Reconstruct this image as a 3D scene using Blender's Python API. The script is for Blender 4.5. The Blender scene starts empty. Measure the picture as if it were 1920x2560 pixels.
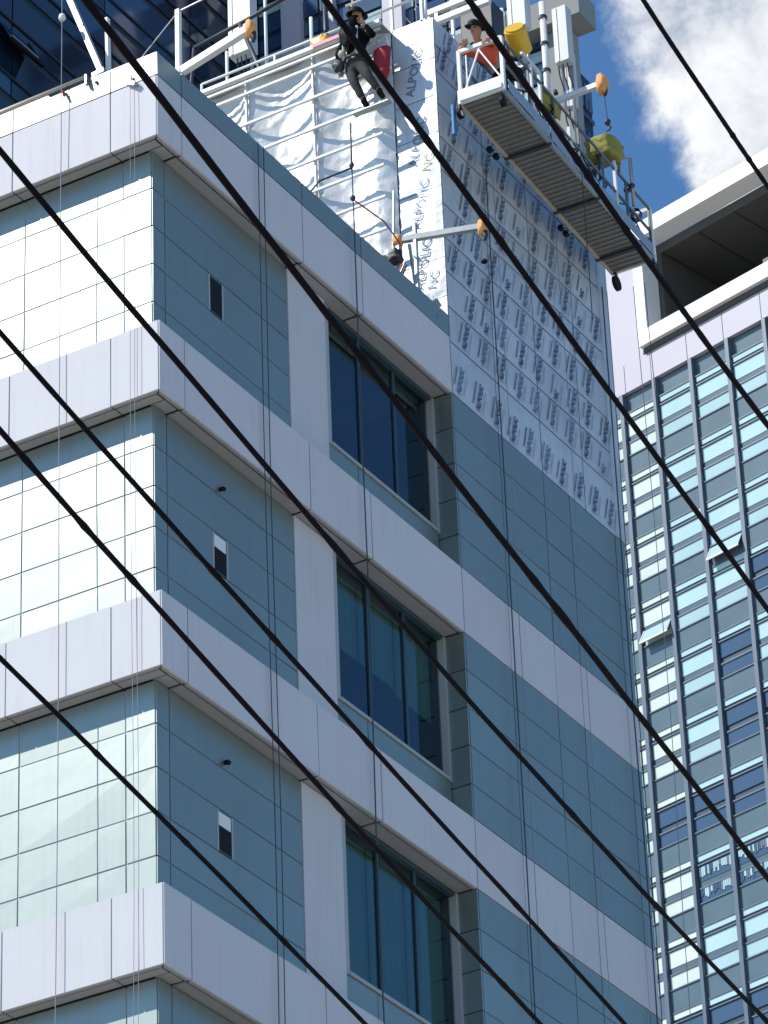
import bpy, math, random
from mathutils import Vector, Matrix, noise
random.seed(7)
R = math.radians
scene = bpy.context.scene
COL = scene.collection

# ------------------------------------------------------------------ camera
cam_d = bpy.data.cameras.new("camera"); cam = bpy.data.objects.new("camera", cam_d); COL.objects.link(cam)
CAM = Vector((24.655, -36.9368, 1.6))
yaw, pitch, roll, fpx = 0.525777, 0.540908, -0.040915, 10371.77
fw = Vector((-math.sin(yaw)*math.cos(pitch), math.cos(yaw)*math.cos(pitch), math.sin(pitch)))
rt = fw.cross(Vector((0, 0, 1))).normalized(); up = rt.cross(fw)
r2 = rt*math.cos(roll)+up*math.sin(roll); u2 = -rt*math.sin(roll)+up*math.cos(roll)
cam.matrix_world = Matrix(((r2.x, u2.x, -fw.x, CAM.x), (r2.y, u2.y, -fw.y, CAM.y), (r2.z, u2.z, -fw.z, CAM.z), (0, 0, 0, 1)))
cam_d.sensor_fit = 'AUTO'; cam_d.sensor_width = 36; cam_d.lens = 36*fpx/2560
cam_d.clip_start = 0.5; cam_d.clip_end = 6000
scene.camera = cam

# ------------------------------------------------------------------ sky, sun, exposure
SUN_AZ, SUN_EL = R(47), R(46.6)            # azimuth from -Y towards -X
sd = Vector((-math.sin(SUN_AZ)*math.cos(SUN_EL), -math.cos(SUN_AZ)*math.cos(SUN_EL), math.sin(SUN_EL)))
w = bpy.data.worlds.new("World"); scene.world = w; w.use_nodes = True
nt = w.node_tree; nt.nodes.clear()
N = nt.nodes.new; Lk = nt.links.new
out = N('ShaderNodeOutputWorld'); bg = N('ShaderNodeBackground'); sky = N('ShaderNodeTexSky')
sky.sky_type = 'NISHITA'; sky.sun_disc = False; sky.sun_elevation = SUN_EL
sky.sun_rotation = math.atan2(sd.x, sd.y); sky.air_density = 1.0; sky.dust_density = 0.3; sky.ozone_density = 2.5
tc = N('ShaderNodeTexCoord')
mp = N('ShaderNodeMapping'); mp.inputs['Location'].default_value = (0.35, 0.1, 0.62)
ns = N('ShaderNodeTexNoise'); ns.inputs['Scale'].default_value = 9.0; ns.inputs['Detail'].default_value = 9; ns.inputs['Roughness'].default_value = 0.58; ns.inputs['Distortion'].default_value = 0.35
Lk(tc.outputs['Generated'], mp.inputs[0]); Lk(mp.outputs[0], ns.inputs['Vector'])
# cloud banks: where the noise field and a few bank directions add up
def bank(px, py, inner, outer):
    d = (fw + r2*(px-960)/fpx + u2*(1280-py)/fpx).normalized()
    dp = N('ShaderNodeVectorMath'); dp.operation = 'DOT_PRODUCT'; dp.inputs[1].default_value = d
    nz = N('ShaderNodeVectorMath'); nz.operation = 'NORMALIZE'; Lk(tc.outputs['Generated'], nz.inputs[0]); Lk(nz.outputs[0], dp.inputs[0])
    mr = N('ShaderNodeMapRange'); mr.interpolation_type = 'SMOOTHSTEP'
    mr.inputs[1].default_value = math.cos(outer); mr.inputs[2].default_value = math.cos(inner)
    Lk(dp.outputs['Value'], mr.inputs[0]); return mr.outputs[0]
b1 = bank(1880, 40, R(0.8), R(2.5)); b2 = bank(1960, 360, R(0.5), R(1.75))
mx = N('ShaderNodeMath'); mx.operation = 'MAXIMUM'; Lk(b1, mx.inputs[0]); Lk(b2, mx.inputs[1])
ns2 = N('ShaderNodeTexNoise'); ns2.inputs['Scale'].default_value = 46; ns2.inputs['Detail'].default_value = 10; ns2.inputs['Roughness'].default_value = 0.62; ns2.inputs['Distortion'].default_value = 0.15
Lk(mp.outputs[0], ns2.inputs['Vector'])
ad = N('ShaderNodeMath'); ad.operation = 'MULTIPLY_ADD'; ad.inputs[1].default_value = 0.50; Lk(mx.outputs[0], ad.inputs[0]); Lk(ns2.outputs['Fac'], ad.inputs[2])
cr = N('ShaderNodeMapRange'); cr.interpolation_type = 'SMOOTHSTEP'; cr.inputs[1].default_value = 0.62; cr.inputs[2].default_value = 0.98
Lk(ad.outputs[0], cr.inputs[0])
# scattered clouds all over the rest of the sky
cr2 = N('ShaderNodeMapRange'); cr2.interpolation_type = 'SMOOTHSTEP'; cr2.inputs[1].default_value = 0.64; cr2.inputs[2].default_value = 0.84
ns3 = N('ShaderNodeTexNoise'); ns3.inputs['Scale'].default_value = 2.6; ns3.inputs['Detail'].default_value = 8; Lk(mp.outputs[0], ns3.inputs['Vector']); Lk(ns3.outputs['Fac'], cr2.inputs[0])
mm = N('ShaderNodeMath'); mm.operation = 'MAXIMUM'; Lk(cr.outputs[0], mm.inputs[0]); Lk(cr2.outputs[0], mm.inputs[1])
cs = N('ShaderNodeMix'); cs.data_type = 'RGBA'
tint = N('ShaderNodeMix'); tint.data_type = 'RGBA'; tint.blend_type = 'MULTIPLY'; tint.inputs[0].default_value = 1; tint.inputs[7].default_value = (0.60, 0.90, 1.10, 1)
Lk(sky.outputs[0], tint.inputs[6])
shade = N('ShaderNodeMix'); shade.data_type = 'RGBA'; shade.inputs[6].default_value = (3.9, 4.2, 4.8, 1); shade.inputs[7].default_value = (6.8, 6.9, 7.1, 1)
shm = N('ShaderNodeMapRange'); shm.inputs[1].default_value = .35; shm.inputs[2].default_value = .65; Lk(ns2.outputs['Fac'], shm.inputs[0]); Lk(shm.outputs[0], shade.inputs[0])
Lk(mm.outputs[0], cs.inputs[0]); Lk(tint.outputs[2], cs.inputs[6]); Lk(shade.outputs[2], cs.inputs[7])
Lk(cs.outputs[2], bg.inputs[0]); bg.inputs[1].default_value = 0.125; Lk(bg.outputs[0], out.inputs[0])
sl = bpy.data.lights.new("sun", 'SUN'); sl.energy = 4.2; sl.angle = R(0.5); sl.color = (1, 0.955, 0.89)
so = bpy.data.objects.new("sun", sl); COL.objects.link(so); so.rotation_euler = sd.to_track_quat('Z', 'Y').to_euler(); so.location = (0, 0, 200)
scene.view_settings.view_transform = 'Standard'; scene.view_settings.look = 'None'
scene.view_settings.exposure = 0.25; scene.view_settings.gamma = 1

# ------------------------------------------------------------------ materials
def mat(name, col, rough=0.5, metal=0.0, spec=0.5, coat=0.0, bump=None, vary=None, streak=None, island=0):
    m = bpy.data.materials.new(name); m.use_nodes = True; t = m.node_tree; b = t.nodes['Principled BSDF']
    b.inputs['Base Color'].default_value = (*col, 1); b.inputs['Roughness'].default_value = rough
    b.inputs['Metallic'].default_value = metal; b.inputs['Specular IOR Level'].default_value = spec; b.inputs['Coat Weight'].default_value = coat
    g = t.nodes.new('ShaderNodeNewGeometry')
    if vary:
        s, amt = vary
        n = t.nodes.new('ShaderNodeTexNoise'); n.inputs['Scale'].default_value = s; n.inputs['Detail'].default_value = 6
        t.links.new(g.outputs['Position'], n.inputs['Vector'])
        mr = t.nodes.new('ShaderNodeMapRange'); mr.inputs[3].default_value = 1-amt; mr.inputs[4].default_value = 1+amt; t.links.new(n.outputs['Fac'], mr.inputs[0])
        v = t.nodes.new('ShaderNodeVectorMath'); v.operation = 'SCALE'; v.inputs[0].default_value = col; t.links.new(mr.outputs[0], v.inputs['Scale'])
        last = v.outputs[0]
        if island:
            m3 = t.nodes.new('ShaderNodeMapRange'); m3.inputs[3].default_value = 1-island; m3.inputs[4].default_value = 1+island; t.links.new(g.outputs['Random Per Island'], m3.inputs[0])
            v3 = t.nodes.new('ShaderNodeVectorMath'); v3.operation = 'SCALE'; t.links.new(last, v3.inputs[0]); t.links.new(m3.outputs[0], v3.inputs['Scale']); last = v3.outputs[0]
        if streak:
            mp_ = t.nodes.new('ShaderNodeMapping'); mp_.inputs['Scale'].default_value = (7, 7, .35); t.links.new(g.outputs['Position'], mp_.inputs[0])
            n2 = t.nodes.new('ShaderNodeTexNoise'); n2.inputs['Scale'].default_value = 1.6; n2.inputs['Detail'].default_value = 5; t.links.new(mp_.outputs[0], n2.inputs['Vector'])
            m2 = t.nodes.new('ShaderNodeMapRange'); m2.inputs[1].default_value = .5; m2.inputs[2].default_value = .8; m2.inputs[3].default_value = 1; m2.inputs[4].default_value = 1-streak; t.links.new(n2.outputs['Fac'], m2.inputs[0])
            v2 = t.nodes.new('ShaderNodeVectorMath'); v2.operation = 'SCALE'; t.links.new(last, v2.inputs[0]); t.links.new(m2.outputs[0], v2.inputs['Scale']); last = v2.outputs[0]
        t.links.new(last, b.inputs['Base Color'])
    if bump:
        s, st, dist = bump
        n = t.nodes.new('ShaderNodeTexNoise'); n.inputs['Scale'].default_value = s; n.inputs['Detail'].default_value = 3
        t.links.new(g.outputs['Position'], n.inputs['Vector'])
        bp = t.nodes.new('ShaderNodeBump'); bp.inputs['Strength'].default_value = st; bp.inputs['Distance'].default_value = dist
        t.links.new(n.outputs['Fac'], bp.inputs['Height']); t.links.new(bp.outputs[0], b.inputs['Normal'])
    return m
M = {}
M['white'] = mat('white_cladding', (0.57, 0.56, 0.58), 0.62, 0, 0.25, bump=(1.1, 0.3, 0.02), vary=(0.8, 0.06), streak=0.09, island=.03)
M['tile'] = mat('grey_metallic_cladding', (0.295, 0.335, 0.305), 0.39, 0.66, 0.6, bump=(0.9, 0.25, 0.02), vary=(0.5, 0.05), streak=0.08, island=.055)
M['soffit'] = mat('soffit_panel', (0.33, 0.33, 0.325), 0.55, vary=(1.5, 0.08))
M['joint'] = mat('joint_sealant', (0.17, 0.19, 0.23), 0.8)
M['jointlit'] = mat('sunlit_joint_sealant', (0.42, 0.43, 0.46), 0.8)  # lighter copy of the joint sealant, sun glare on the -y faces painted in
M['film'] = mat('protective_film', (0.54, 0.575, 0.60), 0.38, 0.2, 0.5, bump=(6.0, 0.55, 0.02), vary=(2.2, 0.22), streak=0.2, island=.07)
M['ink'] = mat('dark_blue_ink', (0.05, 0.07, 0.14), 0.6)
M['inkpale'] = mat('faded_ink', (0.12, 0.16, 0.25), 0.6)
M['inkyellow'] = mat('yellow_ink', (0.50, 0.46, 0.24), 0.6)
M['foil'] = mat('silver_foil', (0.70, 0.69, 0.67), 0.36, 0.22, 0.6, bump=(7.0, 0.6, 0.02), vary=(2.0, 0.12))
M['frame'] = mat('window_frame_paint', (0.36, 0.38, 0.38), 0.4)
M['mull'] = mat('dark_mullion', (0.03, 0.06, 0.08), 0.35)
M['alu'] = mat('white_painted_steel', (0.72, 0.73, 0.70), 0.38, vary=(6, 0.12))
M['steel'] = mat('galvanised_steel', (0.34, 0.36, 0.35), 0.42, 0.5, vary=(9, 0.2))
M['deck'] = mat('ribbed_aluminium', (0.20, 0.195, 0.18), 0.6, 0.1, vary=(4, 0.2))
M['toe'] = mat('toe_board_metal', (0.30, 0.36, 0.41), 0.4, 0.2, vary=(4, 0.15))
M['dark'] = mat('dark_metal', (0.03, 0.033, 0.038), 0.5, vary=(8, 0.3))
M['black'] = mat('black_rubber', (0.010, 0.010, 0.012), 0.6, 0, 0.15)
M['cable'] = mat('cable_sheath', (0.004, 0.002, 0.004), 0.6, 0, 0.06, bump=(60, 0.2, 0.002))
M['orange'] = mat('orange_foam_pad', (0.80, 0.36, 0.12), 0.7, vary=(12, 0.2))
M['yellow'] = mat('yellow_plastic', (0.72, 0.42, 0.02), 0.4, vary=(7, 0.12))
M['olive'] = mat('olive_yellow_sacking', (0.27, 0.25, 0.055), 0.85, bump=(14, 0.7, 0.03), vary=(6, 0.25))
M['red'] = mat('red_fabric', (0.30, 0.012, 0.02), 0.7, vary=(8, 0.2))
M['vest'] = mat('orange_red_vest', (0.78, 0.10, 0.04), 0.6, vary=(8, 0.15))
M['skin'] = mat('skin', (0.42, 0.24, 0.16), 0.5)
M['jacket'] = mat('black_jacket', (0.007, 0.007, 0.009), 0.9, 0, 0.1, vary=(10, 0.3))
M['trouser'] = mat('grey_work_trousers', (0.05, 0.046, 0.044), 0.9, 0, 0.2, vary=(10, 0.3))
M['rope'] = mat('dark_blue_rope', (0.045, 0.07, 0.10), 0.8)
M['ropegrey'] = mat('grey_rope', (0.26, 0.27, 0.33), 0.8)
M['conc'] = mat('dark_interior', (0.06, 0.07, 0.08), 0.8)
M['blind'] = mat('roller_blind', (0.30, 0.38, 0.34), 0.8, vary=(1.5, .15), streak=.3)
M['blindw'] = mat('white_blind', (0.72, 0.74, 0.72), 0.7)
M['beige'] = mat('beige_duct', (0.42, 0.37, 0.28), 0.5, vary=(5, 0.2))
M['tar'] = mat('blue_tarpaulin', (0.03, 0.16, 0.36), 0.6)
M['antenna'] = mat('grey_antenna_casing', (0.52, 0.53, 0.53), 0.45, vary=(3, 0.05))
M['railgrey'] = mat('dull_rail_steel', (0.13, 0.15, 0.16), 0.5, 0.2, vary=(6, .2))
M['slabgrey'] = mat('grey_concrete', (0.26, 0.27, 0.26), 0.8, vary=(.3, .1))
M['inkfaint'] = mat('faint_blue_ink', (0.26, 0.32, 0.44), 0.6)
M['hazard'] = mat('pink_striped_tape', (0.75, 0.30, 0.36), 0.6)
def glass_mat(name, tint, refl=0.35, rough=0.02):
    m = bpy.data.materials.new(name); m.use_nodes = True; t = m.node_tree; t.nodes.clear()
    o = t.nodes.new('ShaderNodeOutputMaterial'); tr = t.nodes.new('ShaderNodeBsdfTransparent'); tr.inputs[0].default_value = (*tint, 1)
    gl = t.nodes.new('ShaderNodeBsdfGlossy'); gl.inputs['Roughness'].default_value = rough; gl.inputs[0].default_value = (0.75, 0.9, 1, 1)
    fr = t.nodes.new('ShaderNodeFresnel'); fr.inputs[0].default_value = 1.55
    ad_ = t.nodes.new('ShaderNodeMath'); ad_.operation = 'MULTIPLY_ADD'; ad_.inputs[1].default_value = 1.0; ad_.inputs[2].default_value = refl
    ad_.use_clamp = True
    t.links.new(fr.outputs[0], ad_.inputs[0])
    mi = t.nodes.new('ShaderNodeMixShader'); t.links.new(ad_.outputs[0], mi.inputs[0]); t.links.new(tr.outputs[0], mi.inputs[1]); t.links.new(gl.outputs[0], mi.inputs[2]); t.links.new(mi.outputs[0], o.inputs[0])
    return m
M['glass'] = glass_mat('window_glass', (0.42, 0.60, 0.55), 0.03, 0.03)
def solid_glass(name, col, rough, spec, bumps=(0.35, 0.15, 0.05)):
    m = mat(name, col, rough, 0.0, spec, bump=bumps); m.node_tree.nodes['Principled BSDF'].inputs['IOR'].default_value = 1.7; return m
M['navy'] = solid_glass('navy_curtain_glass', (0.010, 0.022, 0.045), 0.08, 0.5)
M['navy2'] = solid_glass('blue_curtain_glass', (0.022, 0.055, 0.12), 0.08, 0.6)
M['navyfr'] = mat('dark_spandrel', (0.012, 0.018, 0.03), 0.45)
M['slate'] = mat('slate_mullion', (0.10, 0.135, 0.18), 0.4, 0.1)
M['spandrel'] = mat('grey_green_spandrel', (0.10, 0.148, 0.168), 0.22, 0.0, 0.7, vary=(0.6, 0.25), island=.2)
M['cyan'] = mat('pale_cyan_blind_glass', (0.42, 0.585, 0.60), 0.12, 0, 0.6, bump=(0.5, .4, .08), vary=(0.35, 0.12), island=.14)
M['cyanw'] = mat('bright_blind_glass', (0.62, 0.70, 0.62), 0.15, 0, 0.6, vary=(0.5, 0.08), island=.1)
M['dimglass'] = solid_glass('dark_blue_pane', (0.055, 0.095, 0.15), 0.10, 0.6)
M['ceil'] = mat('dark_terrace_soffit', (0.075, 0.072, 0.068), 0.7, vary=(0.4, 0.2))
M['bwhite'] = mat('lavender_white_cladding', (0.46, 0.44, 0.50), 0.55, vary=(0.3, 0.05))
M['bframe'] = mat('bright_white_frame', (0.80, 0.80, 0.77), 0.4)

# ------------------------------------------------------------------ mesh helpers
class MB:
    def __init__(s): s.v = []; s.f = []; s.m = []; s.mats = []
    def mi(s, name):
        if name not in s.mats: s.mats.append(name)
        return s.mats.index(name)
    def poly(s, pts, m):
        b = len(s.v); s.v += [Vector(p) for p in pts]; s.f.append(list(range(b, b+len(pts)))); s.m.append(s.mi(m))
    def box(s, lo, hi, m, ax=None):
        x0, y0, z0 = lo; x1, y1, z1 = hi; b = len(s.v)
        P = [(x0, y0, z0), (x1, y0, z0), (x1, y1, z0), (x0, y1, z0), (x0, y0, z1), (x1, y0, z1), (x1, y1, z1), (x0, y1, z1)]
        if ax: P = [ax(p) for p in P]
        s.v += [Vector(p) for p in P]
        for f in ((0, 3, 2, 1), (4, 5, 6, 7), (0, 1, 5, 4), (1, 2, 6, 5), (2, 3, 7, 6), (3, 0, 4, 7)):
            s.f.append([b+i for i in f]); s.m.append(s.mi(m))
    def bar(s, a, b_, wd, ht, m):         # rectangular bar between two points
        a = Vector(a); b_ = Vector(b_); d = (b_-a); L = d.length; d = d/L
        ref = Vector((0, 0, 1)) if abs(d.z) < 0.95 else Vector((1, 0, 0))
        sx = d.cross(ref).normalized(); sy = sx.cross(d)
        base = len(s.v)
        for t in (a, b_):
            for i, j in ((-1, -1), (1, -1), (1, 1), (-1, 1)): s.v.append(t+sx*i*wd/2+sy*j*ht/2)
        for f in ((0, 1, 2, 3), (7, 6, 5, 4), (0, 4, 5, 1), (1, 5, 6, 2), (2, 6, 7, 3), (3, 7, 4, 0)):
            s.f.append([base+i for i in f]); s.m.append(s.mi(m))
    def tube(s, pts, r, m, n=8, cap=True):
        pts = [Vector(p) for p in pts]; base = len(s.v); k = s.mi(m)
        rr = r if isinstance(r, (list, tuple)) else [r]*len(pts)
        for i, p in enumerate(pts):
            d = (pts[min(i+1, len(pts)-1)]-pts[max(i-1, 0)]).normalized()
            ref = Vector((0, 0, 1)) if abs(d.z) < 0.9 else Vector((1, 0, 0))
            sx = d.cross(ref).normalized(); sy = sx.cross(d)
            for j in range(n):
                a = 2*math.pi*j/n; s.v.append(p+(sx*math.cos(a)+sy*math.sin(a))*rr[i])
        for i in range(len(pts)-1):
            for j in range(n):
                a = base+i*n+j; b = base+i*n+(j+1) % n; s.f.append([a, b, b+n, a+n]); s.m.append(k)
        if cap:
            s.f.append([base+j for j in range(n)][::-1]); s.m.append(k)
            e = base+(len(pts)-1)*n; s.f.append([e+j for j in range(n)]); s.m.append(k)
    def blob(s, c, rad, m, seed=0, amp=0.15, nu=18, nv=12, sq=1.0):     # lumpy closed form (sacks, pads)
        base = len(s.v); k = s.mi(m); c = Vector(c)
        def pw(x): return math.copysign(abs(x)**sq, x)
        for i in range(nv+1):
            th = math.pi*i/nv
            for j in range(nu):
                ph = 2*math.pi*j/nu
                d = Vector((pw(math.sin(th))*pw(math.cos(ph)), pw(math.sin(th))*pw(math.sin(ph)), pw(math.cos(th))))
                q = 1+amp*noise.noise(d*2.2+Vector((seed*3.1, seed, 0)))
                s.v.append(c+Vector((d.x*rad[0]*q, d.y*rad[1]*q, d.z*rad[2]*q)))
        for i in range(nv):
            for j in range(nu):
                a = base+i*nu+j; b = base+i*nu+(j+1) % nu; s.f.append([a, a+nu, b+nu, b]); s.m.append(k)
    def build(s, name, parent=None, smooth=False, bevel=0, local=False):
        off = Vector((0, 0, 0))
        if parent is not None and not local:
            p = parent
            while p: off = off+p.location; p = p.parent
        me = bpy.data.meshes.new(name); me.from_pydata([tuple(v-off) for v in s.v], [], s.f); 
        for n_ in s.mats: me.materials.append(M[n_])
        for p_, i in zip(me.polygons, s.m): p_.material_index = i; p_.use_smooth = smooth
        me.validate(); me.update()
        o = bpy.data.objects.new(name, me); COL.objects.link(o)
        if parent is not None: o.parent = parent
        if bevel:
            bv = o.modifiers.new('bevel', 'BEVEL'); bv.width = bevel; bv.segments = 2; bv.limit_method = 'ANGLE'
        return o
def empty(name, loc, label=None, cat=None, group=None, rotz=0):
    o = bpy.data.objects.new(name, None); o.location = loc; o.rotation_euler = (0, 0, rotz); o.empty_display_size = 0.3; COL.objects.link(o)
    if label: o['label'] = label; o['category'] = cat
    if group: o['group'] = group
    return o
def tag(o, label=None, cat=None, group=None, kind=None):
    if label: o['label'] = label
    if cat: o['category'] = cat
    if group: o['group'] = group
    if kind: o['kind'] = kind
    return o
def recenter(o, loc):        # move a top-level mesh's origin to its place in the world
    loc = Vector(loc)
    for v in o.data.vertices: v.co -= loc
    o.location = loc
    return o
BEV = 0.006
G = 0.021                    # joint gap
def spans(br): return list(zip(br[:-1], br[1:]))
def clad_x(mb, x, ys, zs, m, t=0.035, jit=0.0015):       # panels facing +x, outer face at x
    for a, b in spans(sorted(ys)):
        for c, d in spans(sorted(zs)):
            j = random.uniform(-jit, jit); mb.box((x-t, a+G/2, c+G/2), (x+j, b-G/2, d-G/2), m)
            for i_ in (-7, -6, -3, -2): mb.v[i_].x += random.uniform(-.003, .0025)
    mb.box((x-t-.001, min(ys)+G, min(zs)+G), (x-.011, max(ys)-G, max(zs)-G), 'joint')
def clad_y(mb, y, xs, zs, m, t=0.035, jit=0.0015):       # panels facing -y, outer face at y
    for a, b in spans(sorted(xs)):
        for c, d in spans(sorted(zs)):
            j = random.uniform(-jit, jit); mb.box((a+G/2, y+j, c+G/2), (b-G/2, y+t, d-G/2), m)
            for i_ in (-8, -7, -4, -3): mb.v[i_].y += random.uniform(-.0025, .003)
    mb.box((min(xs)+G, y+.011, min(zs)+G), (max(xs)-G, y+t+.001, max(zs)-G), 'jointlit')

# ------------------------------------------------------------------ ground
g = MB(); M['ground'] = mat('pale_paving', (0.42, 0.39, 0.34), 0.9, vary=(0.15, 0.2))
g.poly([(-3000, -3000, 0), (3000, -3000, 0), (3000, 3000, 0), (-3000, 3000, 0)], 'ground')
tag(g.build('ground'), kind='structure')

# ------------------------------------------------------------------ the office building under construction
B = empty('office_building', (-4, 6, 0), 'nearest building with white bands and grey cladding, its rooftop tower wrapped in printed film', 'building')
ZB = [34.18-4.0*k for k in range(9)]                    # underside of every white band
BH = 1.075; D = 0.27; YT = 7.68; YE = 12.95; ZTOP = 41.08; XL = -30.35
left_j = [XL+1.6*i for i in range(19)] + [-0.75, 0.0]
left_j = sorted(set([round(v, 3) for v in [-0.75-1.6*i for i in range(19)]]))+[0.0]
XL = left_j[0]
right_j = [0.0, 0.59, 3.62, 5.2, YT]
tower_j = [YT, 9.02, 10.36, 11.17, 12.62, YE]
for k, zb in enumerate(ZB):
    top = zb+BH if k else 35.17
    mb = MB()
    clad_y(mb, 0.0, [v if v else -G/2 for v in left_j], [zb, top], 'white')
    # right face of the band, one panel run; the tower part is flush cladding
    clad_x(mb, 0.0, right_j if k == 0 else right_j+tower_j[1:], [zb, top], 'white')
    mb.box((-D-.02, .04, top-.014), (-.04, YT-.02, top-.004), 'tile')       # ledge on top of the band
    mb.box((XL, .04, top-.014), (-D-.02, D+.02, top-.004), 'tile')
    mb.box((XL, .036, zb+.06), (-.06, D, top-.03), 'joint'); mb.box((-D, D+.002, zb+.06), (-.036, YT-.04, top-.032), 'joint')
    # underside: lip, groove, panel
    for a, b in spans(left_j):
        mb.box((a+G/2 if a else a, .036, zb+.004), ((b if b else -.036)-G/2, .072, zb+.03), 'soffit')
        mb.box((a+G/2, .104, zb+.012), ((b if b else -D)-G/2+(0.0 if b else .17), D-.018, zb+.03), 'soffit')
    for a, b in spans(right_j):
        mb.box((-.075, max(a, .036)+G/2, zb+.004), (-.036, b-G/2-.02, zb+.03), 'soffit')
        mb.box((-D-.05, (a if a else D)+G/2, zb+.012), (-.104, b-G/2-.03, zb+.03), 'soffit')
    mb.box((XL, .04, zb+.034), (-.04, D-.01, zb+.05), 'black'); mb.box((-D-.05, D-.002, zb+.034), (-.04, YT-.05, zb+.052), 'black')
    mb.build('white_band', B, bevel=0)
    # recessed grey walls under this band
    rows = [zb-0.6*i for i in range(0, 5)]+[zb-2.93]
    if zb-2.93 < 0: rows = [r_ for r_ in rows if r_ > 0]
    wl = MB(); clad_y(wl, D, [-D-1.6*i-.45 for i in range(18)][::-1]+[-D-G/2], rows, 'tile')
    wl.box((XL, D+.036, rows[-1]), (-D-.04, D+.06, zb), 'joint')
    wl.build('left_cladding', B)
    wr = MB(); clad_x(wr, -D, [D, .56, 3.6-.01], rows, 'tile')
    wr.box((-D-.06, D+.04, rows[-1]), (-D-.036, 3.6, zb), 'joint')
    wr.build('side_cladding', B)
    pn = MB(); pn.box((-D-.05, 3.6, rows[-1]-.0), (-D+.012, 4.57, zb-.0), 'white'); pn.box((-D-.03, 4.575, zb-2.9), (-D-.004, 4.60, zb), 'frame')
    pn.build('white_pier', B, bevel=.004)
    # sill strip under the window, jamb panels on the right
    if zb-2.93 > 0:
        sl_ = MB(); clad_x(sl_, -D-.04, [4.6, 5.42, YT-.04], [zb-2.93, zb-2.30], 'tile'); sl_.box((-D-.12, 4.6, zb-2.93), (-D-.08, YT-.01, zb-2.28), 'joint')
        sl_.build('sill_panel', B)
        jb = MB()
        for c, d in spans(sorted(rows)): jb.box((-.33, YT-.035, c+G/2), (-.003, YT-.002+random.uniform(-.001, .001), d-G/2), 'tile')
        jb.box((-.33, YT-.001, rows[-1]), (-.01, YT+.02, zb), 'joint'); jb.build('jamb_panel', B)
        # window: frame, three lights, glass, blinds, room behind
        y0, y1, z0, z1 = 4.62, 7.645, zb-2.30, zb-.005
        wn = MB(); xf = -.33
        wn.box((xf-.10, y0, z0), (xf+.035, y0+.10, z1), 'frame'); wn.box((xf-.10, y1-.055, z0), (xf+.035, y1, z1), 'frame')
        wn.box((xf-.10, y0+.10, z0), (xf+.045, y1-.075, z0+.055), 'frame'); wn.box((xf-.10, y0+.10, z1-.05), (xf+.02, y1-.075, z1), 'mull')
        wo = wn.build('window', B, bevel=.004)
        ml = MB()
        for yy in (y0+.10+.93, y0+.10+1.90):
            ml.box((xf-.115, yy-.028, z0+.055), (xf-.045, yy+.028, z1-.05), 'mull')
        ml.build('mullion', wo)
        for yy0, yy1 in ((y0+.10, y0+.995), (y0+1.065, y0+1.965), (y0+2.035, y1-.075)):
            gp = MB(); gp.poly([(xf-.07, yy0, z0+.055), (xf-.07, yy1, z0+.055), (xf-.07, yy1, z1-.05), (xf-.07, yy0, z1-.05)], 'glass'); gp.build('pane', wo)
            drop = {0: .14, 1: 1.20, 2: 2.15}.get(k, random.choice((.3, 1.1, 2.1)))
            if k == 1 and yy0 > y0+1.9: drop = 1.30
            if drop > 0.1:
                bl = MB(); bl.box((xf-.24, yy0-.02, z1-drop), (xf-.232, yy1+.02, z1-.06), 'blind'); bl.tube([(xf-.236, yy0-.02, z1-drop), (xf-.236, yy1+.02, z1-drop)], .018, 'blind'); bl.build('blind', wo)
        rm = MB(); X0, X1 = -3.2, xf-.105
        rm.poly([(X0, y0, z0), (X0, y1, z0), (X0, y1, z1), (X0, y0, z1)], 'conc'); rm.poly([(X0, y0, z0), (X1, y0, z0), (X1, y1, z0), (X0, y1, z0)], 'conc')
        rm.poly([(X0, y0, z1), (X1, y0, z1), (X1, y1, z1), (X0, y1, z1)], 'frame'); rm.poly([(X0, y0, z0), (X1, y0, z0), (X1, y0, z1), (X0, y0, z1)], 'conc')
        rm.poly([(X0, y1, z0), (X1, y1, z0), (X1, y1, z1), (X0, y1, z1)], 'conc')
        for q in range(3): rm.box((-2.6, y0+.4+q*1.0, z1-.08), (-1.2, y0+.6+q*1.0, z1-.03), 'blind')
        rm.build('room_lining', wo)
        # small vent window in the grey side wall
        vy0, vy1, vz0, vz1 = 1.61, 1.945, zb-1.79, zb-1.22
        vt = MB(); t_ = .022
        vt.box((-D-.05, vy0-.012, vz0), (-D+.006, vy0+t_, vz1), 'frame'); vt.box((-D-.05, vy1-t_, vz0), (-D+.006, vy1+.012, vz1), 'frame')
        vt.box((-D-.05, vy0+t_, vz1-t_), (-D+.005, vy1-t_, vz1), 'mull'); vt.box((-D-.05, vy0+t_, vz0), (-D+.005, vy1-t_, vz0+t_), 'mull')
        vo = vt.build('vent_window', B)
        vp = MB(); vp.box((-D-.03, vy0+t_, vz0+t_), (-D+.003, vy1-t_, vz1-t_), 'black'); vp.build('pane', vo)
        if k in (1, 2):
            vb = MB(); vb.box((-D+.0035, vy0+t_+.004, vz1-.21), (-D+.008, vy1-t_-.02, vz1-t_-.002), 'blindw'); vb.build('blind', vo)
            pp = MB(); pp.tube([(-D-.02, 1.80, zb-.50), (-D+.05, 1.79, zb-.505), (-D+.075, 1.79, zb-.53)], .032, 'black', 10); pp.build('outlet_pipe', B, smooth=True)
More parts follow.
